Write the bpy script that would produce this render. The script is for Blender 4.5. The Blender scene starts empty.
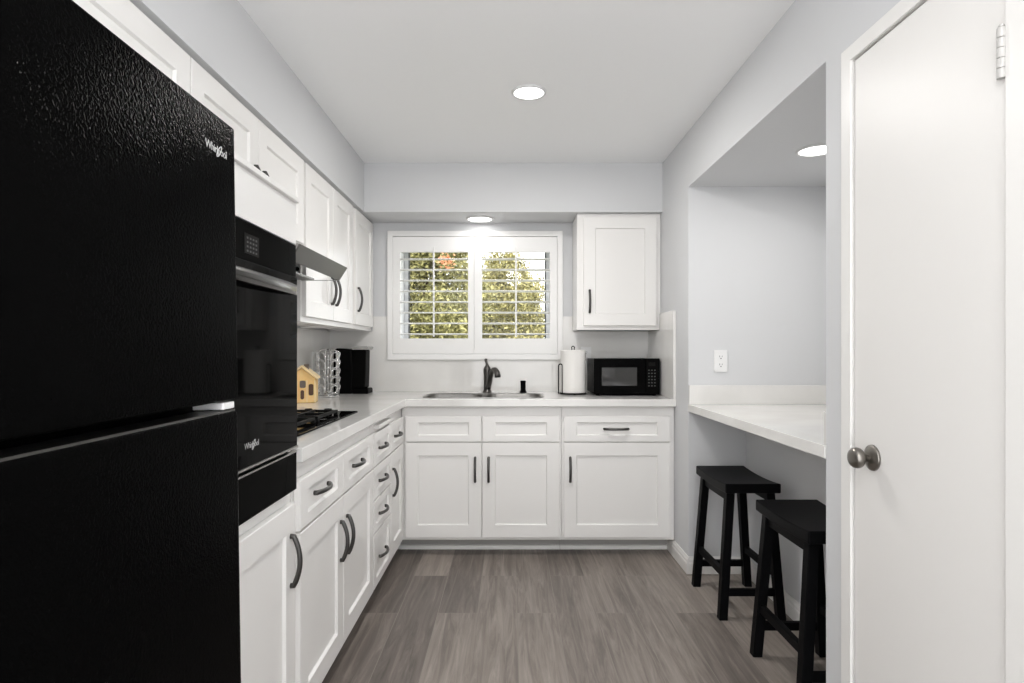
import bpy, bmesh, math, random
from mathutils import Vector, Matrix

scn = bpy.context.scene
COL = scn.collection

# ------------------------------------------------------------------ camera, world, sun, exposure
cam_d = bpy.data.cameras.new('camera')
cam = bpy.data.objects.new('camera', cam_d)
COL.objects.link(cam)
cam.location = (0, 0, 1.195)
cam.rotation_euler = (math.radians(90), 0, 0)
cam_d.sensor_width = 36
cam_d.lens = 610 / 1024 * 36
cam_d.shift_x = 2 / 1024
cam_d.shift_y = 8.5 / 1024
cam_d.clip_start = 0.02
scn.camera = cam

world = bpy.data.worlds.new('sky')
scn.world = world
world.use_nodes = True
wn = world.node_tree.nodes['Background']
wn.inputs['Color'].default_value = (0.99, 0.993, 1.0, 1)
wn.inputs['Strength'].default_value = 2.7

sun_d = bpy.data.lights.new('sun', 'SUN')
sun = bpy.data.objects.new('sun', sun_d)
COL.objects.link(sun)
sun.location = (8, 2, 9)
sun.rotation_euler = Vector((-0.62, 0.42, -0.66)).to_track_quat('-Z', 'Y').to_euler()
sun_d.energy = 3.2
sun_d.angle = 0.02
sun_d.color = (1, 0.95, 0.85)

scn.view_settings.view_transform = 'Standard'
scn.view_settings.look = 'None'
scn.view_settings.gamma = 1
scn.view_settings.use_curve_mapping = False
scn.view_settings.exposure = 0.32

# lamp powers (used by the lamp builder)
LAMP_W = 11.0
FILL_GLOW = 34.0  # emission of the added fill globe
SINK_LAMP_W = 0.45
NOOK_LAMP_W = 2.6

random.seed(7)
PI = math.pi

# ------------------------------------------------------------------ helpers
def tag(o, label=None, cat=None, group=None, kind=None):
    if label: o['label'] = label
    if cat: o['category'] = cat
    if group: o['group'] = group
    if kind: o['kind'] = kind
    return o

def empty(name, loc, label=None, cat=None, group=None, kind=None):
    o = bpy.data.objects.new(name, None)
    COL.objects.link(o)
    o.empty_display_size = 0.05
    o.location = loc
    return tag(o, label, cat, group, kind)

def root_loc(o):
    v = Vector((0, 0, 0))
    while o is not None:
        v += o.location
        o = o.parent
    return v

def mk(name, bm, mat, parent=None, bevel=0.0, seg=2, smooth=False, at=None):
    """link a bmesh given in world coordinates as one object"""
    me = bpy.data.meshes.new(name)
    bmesh.ops.recalc_face_normals(bm, faces=bm.faces)
    if parent is not None:
        bm.transform(Matrix.Translation(-root_loc(parent)))
    elif at is not None:
        bm.transform(Matrix.Translation(-Vector(at)))
    if smooth:
        for f in bm.faces: f.smooth = True
    bm.to_mesh(me)
    bm.free()
    me.materials.append(mat)
    o = bpy.data.objects.new(name, me)
    COL.objects.link(o)
    if parent is not None: o.parent = parent
    elif at is not None: o.location = at
    if bevel > 0:
        m = o.modifiers.new('bevel', 'BEVEL')
        m.width = bevel
        m.segments = seg
        m.limit_method = 'ANGLE'
        m.angle_limit = math.radians(40)
    return o

def B(): return bmesh.new()

def box(bm, x0, x1, y0, y1, z0, z1):
    v = [bm.verts.new((x, y, z)) for x in (x0, x1) for y in (y0, y1) for z in (z0, z1)]
    for f in ((0, 1, 3, 2), (4, 6, 7, 5), (0, 4, 5, 1), (2, 3, 7, 6), (0, 2, 6, 4), (1, 5, 7, 3)):
        bm.faces.new([v[i] for i in f])
    return bm

def bx(*a): return box(B(), *a)

def prism(bm, pts, fn, a, b):
    """extrude 2D polygon pts between a and b; fn(u,v,w) -> xyz"""
    lo = [bm.verts.new(fn(u, v, a)) for u, v in pts]
    hi = [bm.verts.new(fn(u, v, b)) for u, v in pts]
    n = len(pts)
    bm.faces.new(lo); bm.faces.new(hi[::-1])
    for i in range(n):
        bm.faces.new((lo[i], lo[(i + 1) % n], hi[(i + 1) % n], hi[i]))
    return bm

def frame_axes(t):
    t = t.normalized()
    a = Vector((0, 0, 1)) if abs(t.z) < 0.9 else Vector((1, 0, 0))
    u = t.cross(a).normalized()
    return u, t.cross(u).normalized()

def tube(bm, pts, r, n=8, closed=False):
    pts = [Vector(p) for p in pts]
    N = len(pts)
    rr = r if isinstance(r, (list, tuple)) else [r] * N
    rings = []
    prev_u = None
    for i, p in enumerate(pts):
        if closed:
            t = pts[(i + 1) % N] - pts[i - 1]
        else:
            t = pts[min(i + 1, N - 1)] - pts[max(i - 1, 0)]
        t.normalize()
        if prev_u is None:
            u, v = frame_axes(t)
        else:
            u = (prev_u - t * prev_u.dot(t))
            if u.length < 1e-6: u, v = frame_axes(t)
            u.normalize()
            v = t.cross(u).normalized()
        prev_u = u
        rings.append([bm.verts.new(p + (u * math.cos(2 * PI * k / n) + v * math.sin(2 * PI * k / n)) * rr[i]) for k in range(n)])
    last = N if closed else N - 1
    for i in range(last):
        a, b = rings[i], rings[(i + 1) % N]
        for k in range(n):
            bm.faces.new((a[k], a[(k + 1) % n], b[(k + 1) % n], b[k]))
    if not closed:
        bm.faces.new(rings[0][::-1]); bm.faces.new(rings[-1])
    return bm

def lathe(bm, prof, c, axis='z', n=32):
    """prof: list of (radius, height along axis) from c"""
    c = Vector(c)
    def P(r, h, a):
        if axis == 'z': return c + Vector((r * math.cos(a), r * math.sin(a), h))
        if axis == 'x': return c + Vector((h, r * math.cos(a), r * math.sin(a)))
        return c + Vector((r * math.cos(a), h, r * math.sin(a)))
    rings = []
    for r, h in prof:
        if r < 1e-6: rings.append([bm.verts.new(P(0, h, 0))])
        else: rings.append([bm.verts.new(P(r, h, 2 * PI * k / n)) for k in range(n)])
    for a, b in zip(rings, rings[1:]):
        for k in range(n):
            k2 = (k + 1) % n
            if len(a) == 1 and len(b) == 1: continue
            if len(a) == 1: bm.faces.new((a[0], b[k2], b[k]))
            elif len(b) == 1: bm.faces.new((a[k], a[k2], b[0]))
            else: bm.faces.new((a[k], a[k2], b[k2], b[k]))
    if len(rings[0]) > 1: bm.faces.new(rings[0][::-1])
    if len(rings[-1]) > 1: bm.faces.new(rings[-1])
    return bm

def rrect(x0, x1, y0, y1, r, n=6):
    out = []
    for cx, cy, a0 in ((x1 - r, y1 - r, 0), (x0 + r, y1 - r, 90), (x0 + r, y0 + r, 180), (x1 - r, y0 + r, 270)):
        for k in range(n + 1):
            a = math.radians(a0 + 90 * k / n)
            out.append((cx + r * math.cos(a), cy + r * math.sin(a)))
    return out

def poly_with_holes(bm, outer, holes, fn, a, b):
    """flat plate with holes between a and b"""
    loops = [outer] + holes
    lo_edges, layers = [], []
    for w in (a, b):
        edges, vs = [], []
        for lp in loops:
            v = [bm.verts.new(fn(u, q, w)) for u, q in lp]
            vs.append(v)
            for i in range(len(v)):
                edges.append(bm.edges.new((v[i], v[(i + 1) % len(v)])))
        bmesh.ops.triangle_fill(bm, use_beauty=True, use_dissolve=False, edges=edges)
        layers.append(vs)
    for v0, v1 in zip(*layers):
        n = len(v0)
        for i in range(n):
            bm.faces.new((v0[i], v0[(i + 1) % n], v1[(i + 1) % n], v1[i]))
    return bm

def copy_tree(o, parent=None):
    c = o.copy()
    COL.objects.link(c)
    if parent is not None: c.parent = parent
    for ch in list(o.children): copy_tree(ch, c)
    return c

XYZ = lambda u, v, w: (u, v, w)          # plan polygon, extruded up
XZY = lambda u, v, w: (u, w, v)          # elevation of the back wall
YZX = lambda u, v, w: (w, u, v)          # elevation of a side wall

# ------------------------------------------------------------------ materials
def mat(name, col, rough=0.5, metal=0.0, spec=0.5, emit=None, estr=0.0, coat=0.0, trans=0.0):
    m = bpy.data.materials.new(name)
    m.use_nodes = True
    b = m.node_tree.nodes['Principled BSDF']
    b.inputs['Base Color'].default_value = (*col, 1)
    b.inputs['Roughness'].default_value = rough
    b.inputs['Metallic'].default_value = metal
    b.inputs['Specular IOR Level'].default_value = spec
    b.inputs['Coat Weight'].default_value = coat
    b.inputs['Transmission Weight'].default_value = trans
    if emit:
        b.inputs['Emission Color'].default_value = (*emit, 1)
        b.inputs['Emission Strength'].default_value = estr
    return m

def N(m, t): return m.node_tree.nodes.new(t)
def L(m, a, b): m.node_tree.links.new(a, b)
def bsdf(m): return m.node_tree.nodes['Principled BSDF']

def noise_bump(m, scale, strength, dist=0.002, detail=3, stretch=None):
    tc = N(m, 'ShaderNodeTexCoord')
    nz = N(m, 'ShaderNodeTexNoise')
    nz.inputs['Scale'].default_value = scale
    nz.inputs['Detail'].default_value = detail
    src = tc.outputs['Object']
    if stretch:
        mp = N(m, 'ShaderNodeMapping')
        mp.inputs['Scale'].default_value = stretch
        L(m, src, mp.inputs['Vector'])
        src = mp.outputs['Vector']
    L(m, src, nz.inputs['Vector'])
    bp = N(m, 'ShaderNodeBump')
    bp.inputs['Strength'].default_value = strength
    bp.inputs['Distance'].default_value = dist
    L(m, nz.outputs['Fac'], bp.inputs['Height'])
    L(m, bp.outputs['Normal'], bsdf(m).inputs['Normal'])
    return nz

def noise_colour(m, scale, c1, c2, lo=0.3, hi=0.7, stretch=None, detail=4):
    tc = N(m, 'ShaderNodeTexCoord')
    nz = N(m, 'ShaderNodeTexNoise')
    nz.inputs['Scale'].default_value = scale
    nz.inputs['Detail'].default_value = detail
    src = tc.outputs['Object']
    if stretch:
        mp = N(m, 'ShaderNodeMapping')
        mp.inputs['Scale'].default_value = stretch
        L(m, src, mp.inputs['Vector'])
        src = mp.outputs['Vector']
    L(m, src, nz.inputs['Vector'])
    cr = N(m, 'ShaderNodeValToRGB')
    cr.color_ramp.elements[0].position = lo
    cr.color_ramp.elements[0].color = (*c1, 1)
    cr.color_ramp.elements[1].position = hi
    cr.color_ramp.elements[1].color = (*c2, 1)
    L(m, nz.outputs['Fac'], cr.inputs['Fac'])
    L(m, cr.outputs['Color'], bsdf(m).inputs['Base Color'])

M = {}
M['wall'] = mat('wall_paint', (0.655, 0.662, 0.674), 0.6, spec=0.3)
noise_bump(M['wall'], 90, 0.06, 0.002)
M['ceiling'] = mat('ceiling_paint', (0.945, 0.95, 0.955), 0.45, spec=0.3)
noise_bump(M['ceiling'], 60, 0.10, 0.003)
M['cab'] = mat('cabinet_paint', (0.84, 0.828, 0.81), 0.28, spec=0.45)
M['trim'] = mat('trim_paint', (0.82, 0.81, 0.79), 0.35, spec=0.4)
M['door'] = mat('door_paint', (0.80, 0.785, 0.765), 0.4, spec=0.35)
noise_bump(M['door'], 40, 0.05, 0.002)
M['shutter'] = mat('shutter_paint', (0.90, 0.895, 0.885), 0.35, spec=0.4)
M['quartz'] = mat('white_quartz', (0.78, 0.765, 0.74), 0.03, spec=0.5)
noise_colour(M['quartz'], 2.2, (0.74, 0.73, 0.71), (0.80, 0.79, 0.77), 0.38, 0.55, (1, 1.6, 1), 8)
M['nickel'] = mat('dark_nickel', (0.10, 0.097, 0.094), 0.32, metal=1)
M['steel'] = mat('brushed_steel', (0.42, 0.41, 0.40), 0.3, metal=1)
M['steel_dark'] = mat('brushed_dark_steel', (0.15, 0.147, 0.142), 0.34, metal=1)
noise_bump(M['steel_dark'], 60, 0.08, 0.001, 2, (1, 0.03, 6))
M['sinksteel'] = mat('sink_steel', (0.24, 0.235, 0.225), 0.28, metal=1)
M['chrome'] = mat('chrome', (0.8, 0.8, 0.8), 0.1, metal=1)
M['blacksteel'] = mat('black_stainless', (0.085, 0.083, 0.080), 0.22, metal=1)
M['bronze'] = mat('aged_pewter', (0.10, 0.095, 0.09), 0.3, metal=1)
M['knob'] = mat('antique_pewter', (0.24, 0.225, 0.205), 0.32, metal=1)
M['fridge'] = mat('black_textured_enamel', (0.0018, 0.0018, 0.0018), 0.12, spec=0.16)
noise_bump(M['fridge'], 240, 0.26, 0.004, 2)
M['blackbody'] = mat('black_enamel', (0.002, 0.002, 0.002), 0.35, spec=0.2)
M['glass_black'] = mat('black_oven_glass', (0.003, 0.003, 0.003), 0.04, spec=0.28)
M['ovenpanel'] = mat('black_panel', (0.004, 0.004, 0.0038), 0.15, spec=0.3)
M['display'] = mat('oven_display', (0.014, 0.0135, 0.013), 0.3, spec=0.1)
M['windowglass_dark'] = mat('smoked_glass', (0.03, 0.03, 0.03), 0.05, spec=0.7)
M['logo'] = mat('silver_lettering', (0.50, 0.50, 0.50), 0.4, metal=0.2)
M['black'] = mat('black_plastic', (0.004, 0.004, 0.004), 0.25, spec=0.3)
M['button'] = mat('grey_print', (0.05, 0.05, 0.05), 0.5)
M['lidgrey'] = mat('silver_plastic', (0.36, 0.355, 0.345), 0.3)
M['hinge'] = mat('painted_hinge', (0.50, 0.49, 0.475), 0.35)
M['iron'] = mat('cast_iron', (0.012, 0.012, 0.012), 0.5, spec=0.3)
M['blackwood'] = mat('black_painted_wood', (0.0045, 0.0045, 0.005), 0.38, spec=0.3)
noise_bump(M['blackwood'], 30, 0.08, 0.002, 3, (4, 0.3, 4))
M['paper'] = mat('paper_towel', (0.80, 0.785, 0.76), 0.9, spec=0.1)
noise_bump(M['paper'], 160, 0.15, 0.002)
M['card'] = mat('cardboard_core', (0.45, 0.35, 0.25), 0.9)
M['plate'] = mat('outlet_plastic', (0.83, 0.83, 0.83), 0.35)
M['slot'] = mat('outlet_slot', (0.03, 0.03, 0.03), 0.6)
M['lens'] = mat('lamp_lens', (1, 1, 1), 0.5, emit=(1, 0.985, 0.96), estr=3)
M['lamptrim'] = mat('lamp_trim', (0.70, 0.70, 0.70), 0.35)
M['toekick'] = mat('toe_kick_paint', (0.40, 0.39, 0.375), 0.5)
M['house'] = mat('honey_ceramic', (0.95, 0.62, 0.24), 0.3)
noise_colour(M['house'], 14, (0.93, 0.60, 0.23), (0.98, 0.72, 0.34), 0.35, 0.65)
M['house_roof'] = mat('cream_ceramic', (0.95, 0.74, 0.42), 0.3)
M['house_dark'] = mat('painted_brown', (0.10, 0.05, 0.03), 0.4)
M['house_grey'] = mat('painted_grey', (0.16, 0.13, 0.11), 0.4)
M['vinyl'] = mat('window_vinyl', (0.72, 0.73, 0.75), 0.4)
M['gasket'] = mat('dark_gasket', (0.05, 0.055, 0.06), 0.5)
M['bark'] = mat('bark', (0.12, 0.08, 0.05), 0.9)
M['blossom'] = mat('orange_blossom', (0.62, 0.29, 0.15), 0.6)
M['earth'] = mat('lawn_earth', (0.16, 0.17, 0.07), 0.95)
noise_colour(M['earth'], 3, (0.12, 0.13, 0.05), (0.22, 0.22, 0.10))

for k, ior in (('fridge', 1.045), ('glass_black', 1.07), ('ovenpanel', 1.035), ('blackbody', 1.05), ('black', 1.05), ('display', 1.06), ('bronze', 1.45), ('blackwood', 1.10), ('iron', 1.2)):
    bsdf(M[k]).inputs['IOR'].default_value = ior
    bsdf(M[k]).inputs['Specular IOR Level'].default_value = 0.5

def leaf_material(name, c1, c2):
    m = mat(name, c1, 0.5, spec=0.3)
    g = N(m, 'ShaderNodeNewGeometry')
    cr = N(m, 'ShaderNodeValToRGB')
    cr.color_ramp.elements[0].color = (*c1, 1)
    cr.color_ramp.elements[1].color = (*c2, 1)
    L(m, g.outputs['Random Per Island'], cr.inputs['Fac'])
    L(m, cr.outputs['Color'], bsdf(m).inputs['Base Color'])
    return m
M['leaf_olive'] = leaf_material('olive_leaves', (0.11, 0.11, 0.035), (0.40, 0.37, 0.155))
M['leaf_green'] = leaf_material('green_leaves', (0.09, 0.10, 0.035), (0.32, 0.32, 0.14))
M['leaf_yellow'] = leaf_material('yellow_green_leaves', (0.16, 0.15, 0.045), (0.47, 0.42, 0.18))

# clear window pane
m = bpy.data.materials.new('window_glass'); m.use_nodes = True
nt = m.node_tree; nt.nodes.remove(nt.nodes['Principled BSDF'])
tr = nt.nodes.new('ShaderNodeBsdfTransparent'); gl = nt.nodes.new('ShaderNodeBsdfGlossy')
tr.inputs['Color'].default_value = (0.97, 0.98, 0.98, 1); gl.inputs['Roughness'].default_value = 0.02
mx = nt.nodes.new('ShaderNodeMixShader'); mx.inputs['Fac'].default_value = 0.012
nt.links.new(tr.outputs[0], mx.inputs[1]); nt.links.new(gl.outputs[0], mx.inputs[2])
nt.links.new(mx.outputs[0], nt.nodes['Material Output'].inputs['Surface'])
M['pane'] = m

# floor planks
m = mat('grey_brown_planks', (0.2, 0.17, 0.15), 0.42, spec=0.35)
tc = N(m, 'ShaderNodeTexCoord')
sep = N(m, 'ShaderNodeSeparateXYZ'); L(m, tc.outputs['Object'], sep.inputs[0])
ax = N(m, 'ShaderNodeMath'); ax.operation = 'ADD'; ax.inputs[1].default_value = 0.178 * 20 - 0.032
L(m, sep.outputs['X'], ax.inputs[0])
ay = N(m, 'ShaderNodeMath'); ay.operation = 'ADD'; ay.inputs[1].default_value = 10.23
L(m, sep.outputs['Y'], ay.inputs[0])
cmb = N(m, 'ShaderNodeCombineXYZ')
L(m, ay.outputs[0], cmb.inputs['X']); L(m, ax.outputs[0], cmb.inputs['Y'])
bk = N(m, 'ShaderNodeTexBrick')
bk.offset = 0.37; bk.offset_frequency = 2
bk.inputs['Scale'].default_value = 1.0
bk.inputs['Brick Width'].default_value = 1.22
bk.inputs['Row Height'].default_value = 0.178
bk.inputs['Mortar Size'].default_value = 0.0016
bk.inputs['Mortar Smooth'].default_value = 0.3
bk.inputs['Color1'].default_value = (0.0, 0.0, 0.0, 1)
bk.inputs['Color2'].default_value = (1, 1, 1, 1)
bk.inputs['Mortar'].default_value = (0.4, 0.4, 0.4, 1)
L(m, cmb.outputs[0], bk.inputs['Vector'])
# per-plank shift of the grain
shift = N(m, 'ShaderNodeVectorMath'); shift.operation = 'SCALE'; shift.inputs['Scale'].default_value = 7.0
L(m, bk.outputs['Color'], shift.inputs[0])
mp = N(m, 'ShaderNodeMapping'); mp.inputs['Scale'].default_value = (30, 1.9, 1)
L(m, tc.outputs['Object'], mp.inputs['Vector'])
addv = N(m, 'ShaderNodeVectorMath'); addv.operation = 'ADD'
L(m, mp.outputs[0], addv.inputs[0]); L(m, shift.outputs[0], addv.inputs[1])
gr = N(m, 'ShaderNodeTexNoise'); gr.inputs['Scale'].default_value = 1.0; gr.inputs['Detail'].default_value = 10
gr.inputs['Roughness'].default_value = 0.7; gr.inputs['Distortion'].default_value = 1.3
L(m, addv.outputs[0], gr.inputs['Vector'])
mp2 = N(m, 'ShaderNodeMapping'); mp2.inputs['Scale'].default_value = (7, 0.9, 1)
L(m, tc.outputs['Object'], mp2.inputs['Vector'])
addv2 = N(m, 'ShaderNodeVectorMath'); addv2.operation = 'ADD'
L(m, mp2.outputs[0], addv2.inputs[0]); L(m, shift.outputs[0], addv2.inputs[1])
gr2 = N(m, 'ShaderNodeTexNoise'); gr2.inputs['Scale'].default_value = 1.0; gr2.inputs['Detail'].default_value = 3
L(m, addv2.outputs[0], gr2.inputs['Vector'])
f1 = N(m, 'ShaderNodeMath'); f1.operation = 'MULTIPLY_ADD'; f1.inputs[1].default_value = 0.22; 
f2 = N(m, 'ShaderNodeMath'); f2.operation = 'MULTIPLY_ADD'; f2.inputs[1].default_value = 0.72
f3 = N(m, 'ShaderNodeMath'); f3.operation = 'MULTIPLY'; f3.inputs[1].default_value = 0.36
L(m, gr2.outputs['Fac'], f3.inputs[0])
L(m, gr.outputs['Fac'], f2.inputs[0]); L(m, f3.outputs[0], f2.inputs[2])
bw = N(m, 'ShaderNodeRGBToBW'); L(m, bk.outputs['Color'], bw.inputs[0])
L(m, bw.outputs[0], f1.inputs[0]); L(m, f2.outputs[0], f1.inputs[2])
cr = N(m, 'ShaderNodeValToRGB')
e = cr.color_ramp.elements
e[0].position = 0.36; e[0].color = (0.062, 0.052, 0.046, 1)
e[1].position = 0.86; e[1].color = (0.35, 0.305, 0.27, 1)
e2 = e.new(0.60); e2.color = (0.170, 0.146, 0.130, 1)
L(m, f1.outputs[0], cr.inputs['Fac'])
mixm = N(m, 'ShaderNodeMixRGB'); mixm.inputs['Color2'].default_value = (0.27, 0.24, 0.215, 1)
fm = N(m, 'ShaderNodeMath'); fm.operation = 'MULTIPLY'; fm.inputs[1].default_value = 0.6
L(m, bk.outputs['Fac'], fm.inputs[0]); L(m, fm.outputs[0], mixm.inputs['Fac'])
L(m, cr.outputs['Color'], mixm.inputs['Color1'])
L(m, mixm.outputs[0], bsdf(m).inputs['Base Color'])
bp = N(m, 'ShaderNodeBump'); bp.inputs['Strength'].default_value = 0.12; bp.inputs['Distance'].default_value = 0.002
L(m, gr.outputs['Fac'], bp.inputs['Height']); L(m, bp.outputs[0], bsdf(m).inputs['Normal'])
M['floor'] = m

# ------------------------------------------------------------------ the room
FL = 0.014                                               # floor level
XL, XR, YB, ZC, ZS = -1.225, 0.945, 4.11, 2.354, 2.05   # left wall, right wall, back wall, ceiling, soffit underside
XS, YS = -0.903, 3.78                                     # soffit faces
YN = -0.45                                               # the kitchen opens to the next room behind the camera
AY0, AY1, AX, AZ = 1.824, 3.229, 1.72, 2.059             # breakfast nook
KX = 1.25                                                # knee wall under the nook counter
DY0, DY1, DZ = 1.1587, 1.674, 1.988                        # pantry door

def struct(name, bm, m, **k): return tag(mk(name, bm, m, **k), kind='structure')

struct('floor', bx(XL - 0.1, AX + 0.1, YN, YB + 0.25, -0.08, FL), M['floor'])
struct('ceiling', bx(XL - 0.1, AX + 0.1, YN, YB + 0.25, ZC, ZC + 0.12), M['ceiling'])
struct('wall_left', bx(XL - 0.1, XL, YN, YB + 0.25, 0, ZC), M['wall'])
WX0, WX1, WZ0, WZ1 = -0.745, 0.283, 1.165, 1.958          # window hole
struct('wall_back', poly_with_holes(B(), [(XL, 0), (AX + 0.1, 0), (AX + 0.1, ZC), (XL, ZC)],
       [[(WX0, WZ0), (WX1, WZ0), (WX1, WZ1), (WX0, WZ1)]], XZY, YB, YB + 0.25), M['wall'])
wr = B()
box(wr, XR, AX + 0.1, AY1, YB, 0, ZC)                      # between the back wall and the nook
box(wr, XR, AX + 0.1, AY0, AY1, AZ, ZC)                    # over the nook
box(wr, XR, AX + 0.1, DY1 + 0.012, AY0, 0, ZC)             # between nook and pantry door
box(wr, XR, AX + 0.1, DY0 - 0.012, DY1 + 0.012, DZ + 0.012, ZC)
box(wr, XR, AX + 0.1, YN, DY0 - 0.012, 0, ZC)
box(wr, XR + 0.3, AX + 0.1, DY0 - 0.012, DY1 + 0.012, 0, DZ + 0.012)   # closet back
struct('wall_right', wr, M['wall'])
nk = B()
box(nk, AX, AX + 0.1, AY0, AY1, 0, AZ)
box(nk, KX, AX, AY0, AY1, 0, 0.868)
struct('wall_nook', nk, M['wall'])
struct('wall_soffit_left', bx(XL, XS, YN, YB, ZS, ZC), M['wall'])
struct('wall_soffit_back', bx(XS, XR, YS, YB, ZS, ZC), M['wall'])

def base_profile(h=0.088, t=0.014):
    return [(u, v + FL) for u, v in [(0, 0), (t, 0), (t, h * 0.62), (t * 0.75, h * 0.68), (t * 0.75, h * 0.82), (t * 0.4, h * 0.93), (t * 0.3, h), (0, h)]]
# right wall, nook far wall, knee wall
b = B()
prism(b, [(XR - u, v) for u, v in base_profile()], lambda u, v, w: (u, w, v), AY1 - 0.014, 3.62)
prism(b, [(AY1 - u, v) for u, v in base_profile()], lambda u, v, w: (w, u, v), XR, KX)
struct('baseboard_right', b, M['trim'])
b = B()
prism(b, [(KX - u, v) for u, v in base_profile()], lambda u, v, w: (u, w, v), AY0, AY1 - 0.014)
struct('baseboard_nook', b, M['trim'])
b = B()
prism(b, [(XR - u, v) for u, v in base_profile()], lambda u, v, w: (u, w, v), 1.728, AY0)
struct('baseboard_right_front', b, M['trim'])

# ------------------------------------------------------------------ pantry door
cas = B()
cy0, cy1, cz, cw = DY0 - 0.004, DY1 + 0.005, DZ + 0.005, 0.048
cwt = 0.041
prism(cas, [(cy0 - cw, FL), (cy0 - cw, cz + cwt), (cy1 + cw, cz + cwt), (cy1 + cw, FL), (cy1, FL), (cy1, cz), (cy0, cz), (cy0, FL)], YZX, XR - 0.0085, XR)
struct('trim_1', cas, M['trim'], bevel=0.002)
jb = B()
prism(jb, [(cy0 - 0.009, FL), (cy0 - 0.009, cz + 0.009), (cy1 + 0.009, cz + 0.009), (cy1 + 0.009, FL), (cy1, FL), (cy1, cz), (cy0, cz), (cy0, FL)], YZX, XR + 0.0005, XR + 0.12)
struct('trim_2', jb, M['trim'])
door = empty('door_1', (XR + 0.02, (DY0 + DY1) / 2, 0), kind='structure')
mk('door_slab', bx(XR + 0.001, XR + 0.036, DY0, DY1, FL + 0.008, DZ), M['door'], door, bevel=0.002)
kz, ky = 0.914, 1.590
kb = B()
lathe(kb, [(0.0, -0.058), (0.012, -0.0575), (0.021, -0.055), (0.0265, -0.048), (0.0275, -0.041), (0.025, -0.033), (0.018, -0.027), (0.011, -0.023), (0.0095, -0.018), (0.011, -0.006)], (XR, ky, kz), 'x', 32)
knob = mk('knob', kb, M['knob'], door, smooth=True)
rb = B()
lathe(rb, [(0.012, -0.014), (0.018, -0.013), (0.024, -0.009), (0.030, -0.006), (0.033, -0.0045), (0.034, 0.001)], (XR, ky, kz), 'x', 36)
mk('rosette', rb, M['knob'], knob, smooth=True)
hb = B()
for k in range(5):
    z0 = 1.712 + k * 0.0195
    lathe(hb, [(0.0072, 0), (0.0078, 0.001), (0.0078, 0.0175), (0.0072, 0.0185)], (XR - 0.009, DY0 + 0.003, z0), 'z', 16)
lathe(hb, [(0.004, 0), (0.006, 0.002), (0.004, 0.006), (0, 0.007)], (XR - 0.009, DY0 + 0.003, 1.809), 'z', 12)
box(hb, XR - 0.004, XR + 0.001, DY0 - 0.006, DY0 + 0.002, 1.712, 1.808)
mk('hinge', hb, M['hinge'], door)

# ------------------------------------------------------------------ window and shutters
win = empty('window_1', ((WX0 + WX1) / 2, YB, WZ0), kind='structure')
fx0, fx1, fz0, fz1 = -0.820, 0.353, 1.130, 1.992
b = B()
poly_with_holes(b, [(fx0, fz0), (fx1, fz0), (fx1, fz1), (fx0, fz1)],
                [[(fx0 + 0.036, fz0 + 0.036), (fx1 - 0.036, fz0 + 0.036), (fx1 - 0.036, fz1 - 0.036), (fx0 + 0.036, fz1 - 0.036)]], XZY, YB - 0.034, YB)
mk('window_casing', b, M['shutter'], win, bevel=0.003)
b = B()
poly_with_holes(b, [(WX0, WZ0), (WX1, WZ0), (WX1, WZ1), (WX0, WZ1)],
                [[(WX0 + 0.03, WZ0 + 0.03), (-0.25, WZ0 + 0.03), (-0.25, WZ1 - 0.03), (WX0 + 0.03, WZ1 - 0.03)],
                 [(-0.21, WZ0 + 0.03), (WX1 - 0.03, WZ0 + 0.03), (WX1 - 0.03, WZ1 - 0.03), (-0.21, WZ1 - 0.03)]], XZY, YB + 0.19, YB + 0.235)
sash = mk('window_sash', b, M['vinyl'], win, bevel=0.003)
for x0, x1 in ((WX0 + 0.03, -0.25), (-0.21, WX1 - 0.03)):
    g = B()
    poly_with_holes(g, [(x0, WZ0 + 0.03), (x1, WZ0 + 0.03), (x1, WZ1 - 0.03), (x0, WZ1 - 0.03)],
                    [[(x0 + 0.008, WZ0 + 0.038), (x1 - 0.008, WZ0 + 0.038), (x1 - 0.008, WZ1 - 0.038), (x0 + 0.008, WZ1 - 0.038)]], XZY, YB + 0.188, YB + 0.2)
    mk('gasket', g, M['gasket'], sash)
    mk('pane', bx(x0, x1, YB + 0.208, YB + 0.213, WZ0 + 0.03, WZ1 - 0.03), M['pane'], sash)

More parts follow.
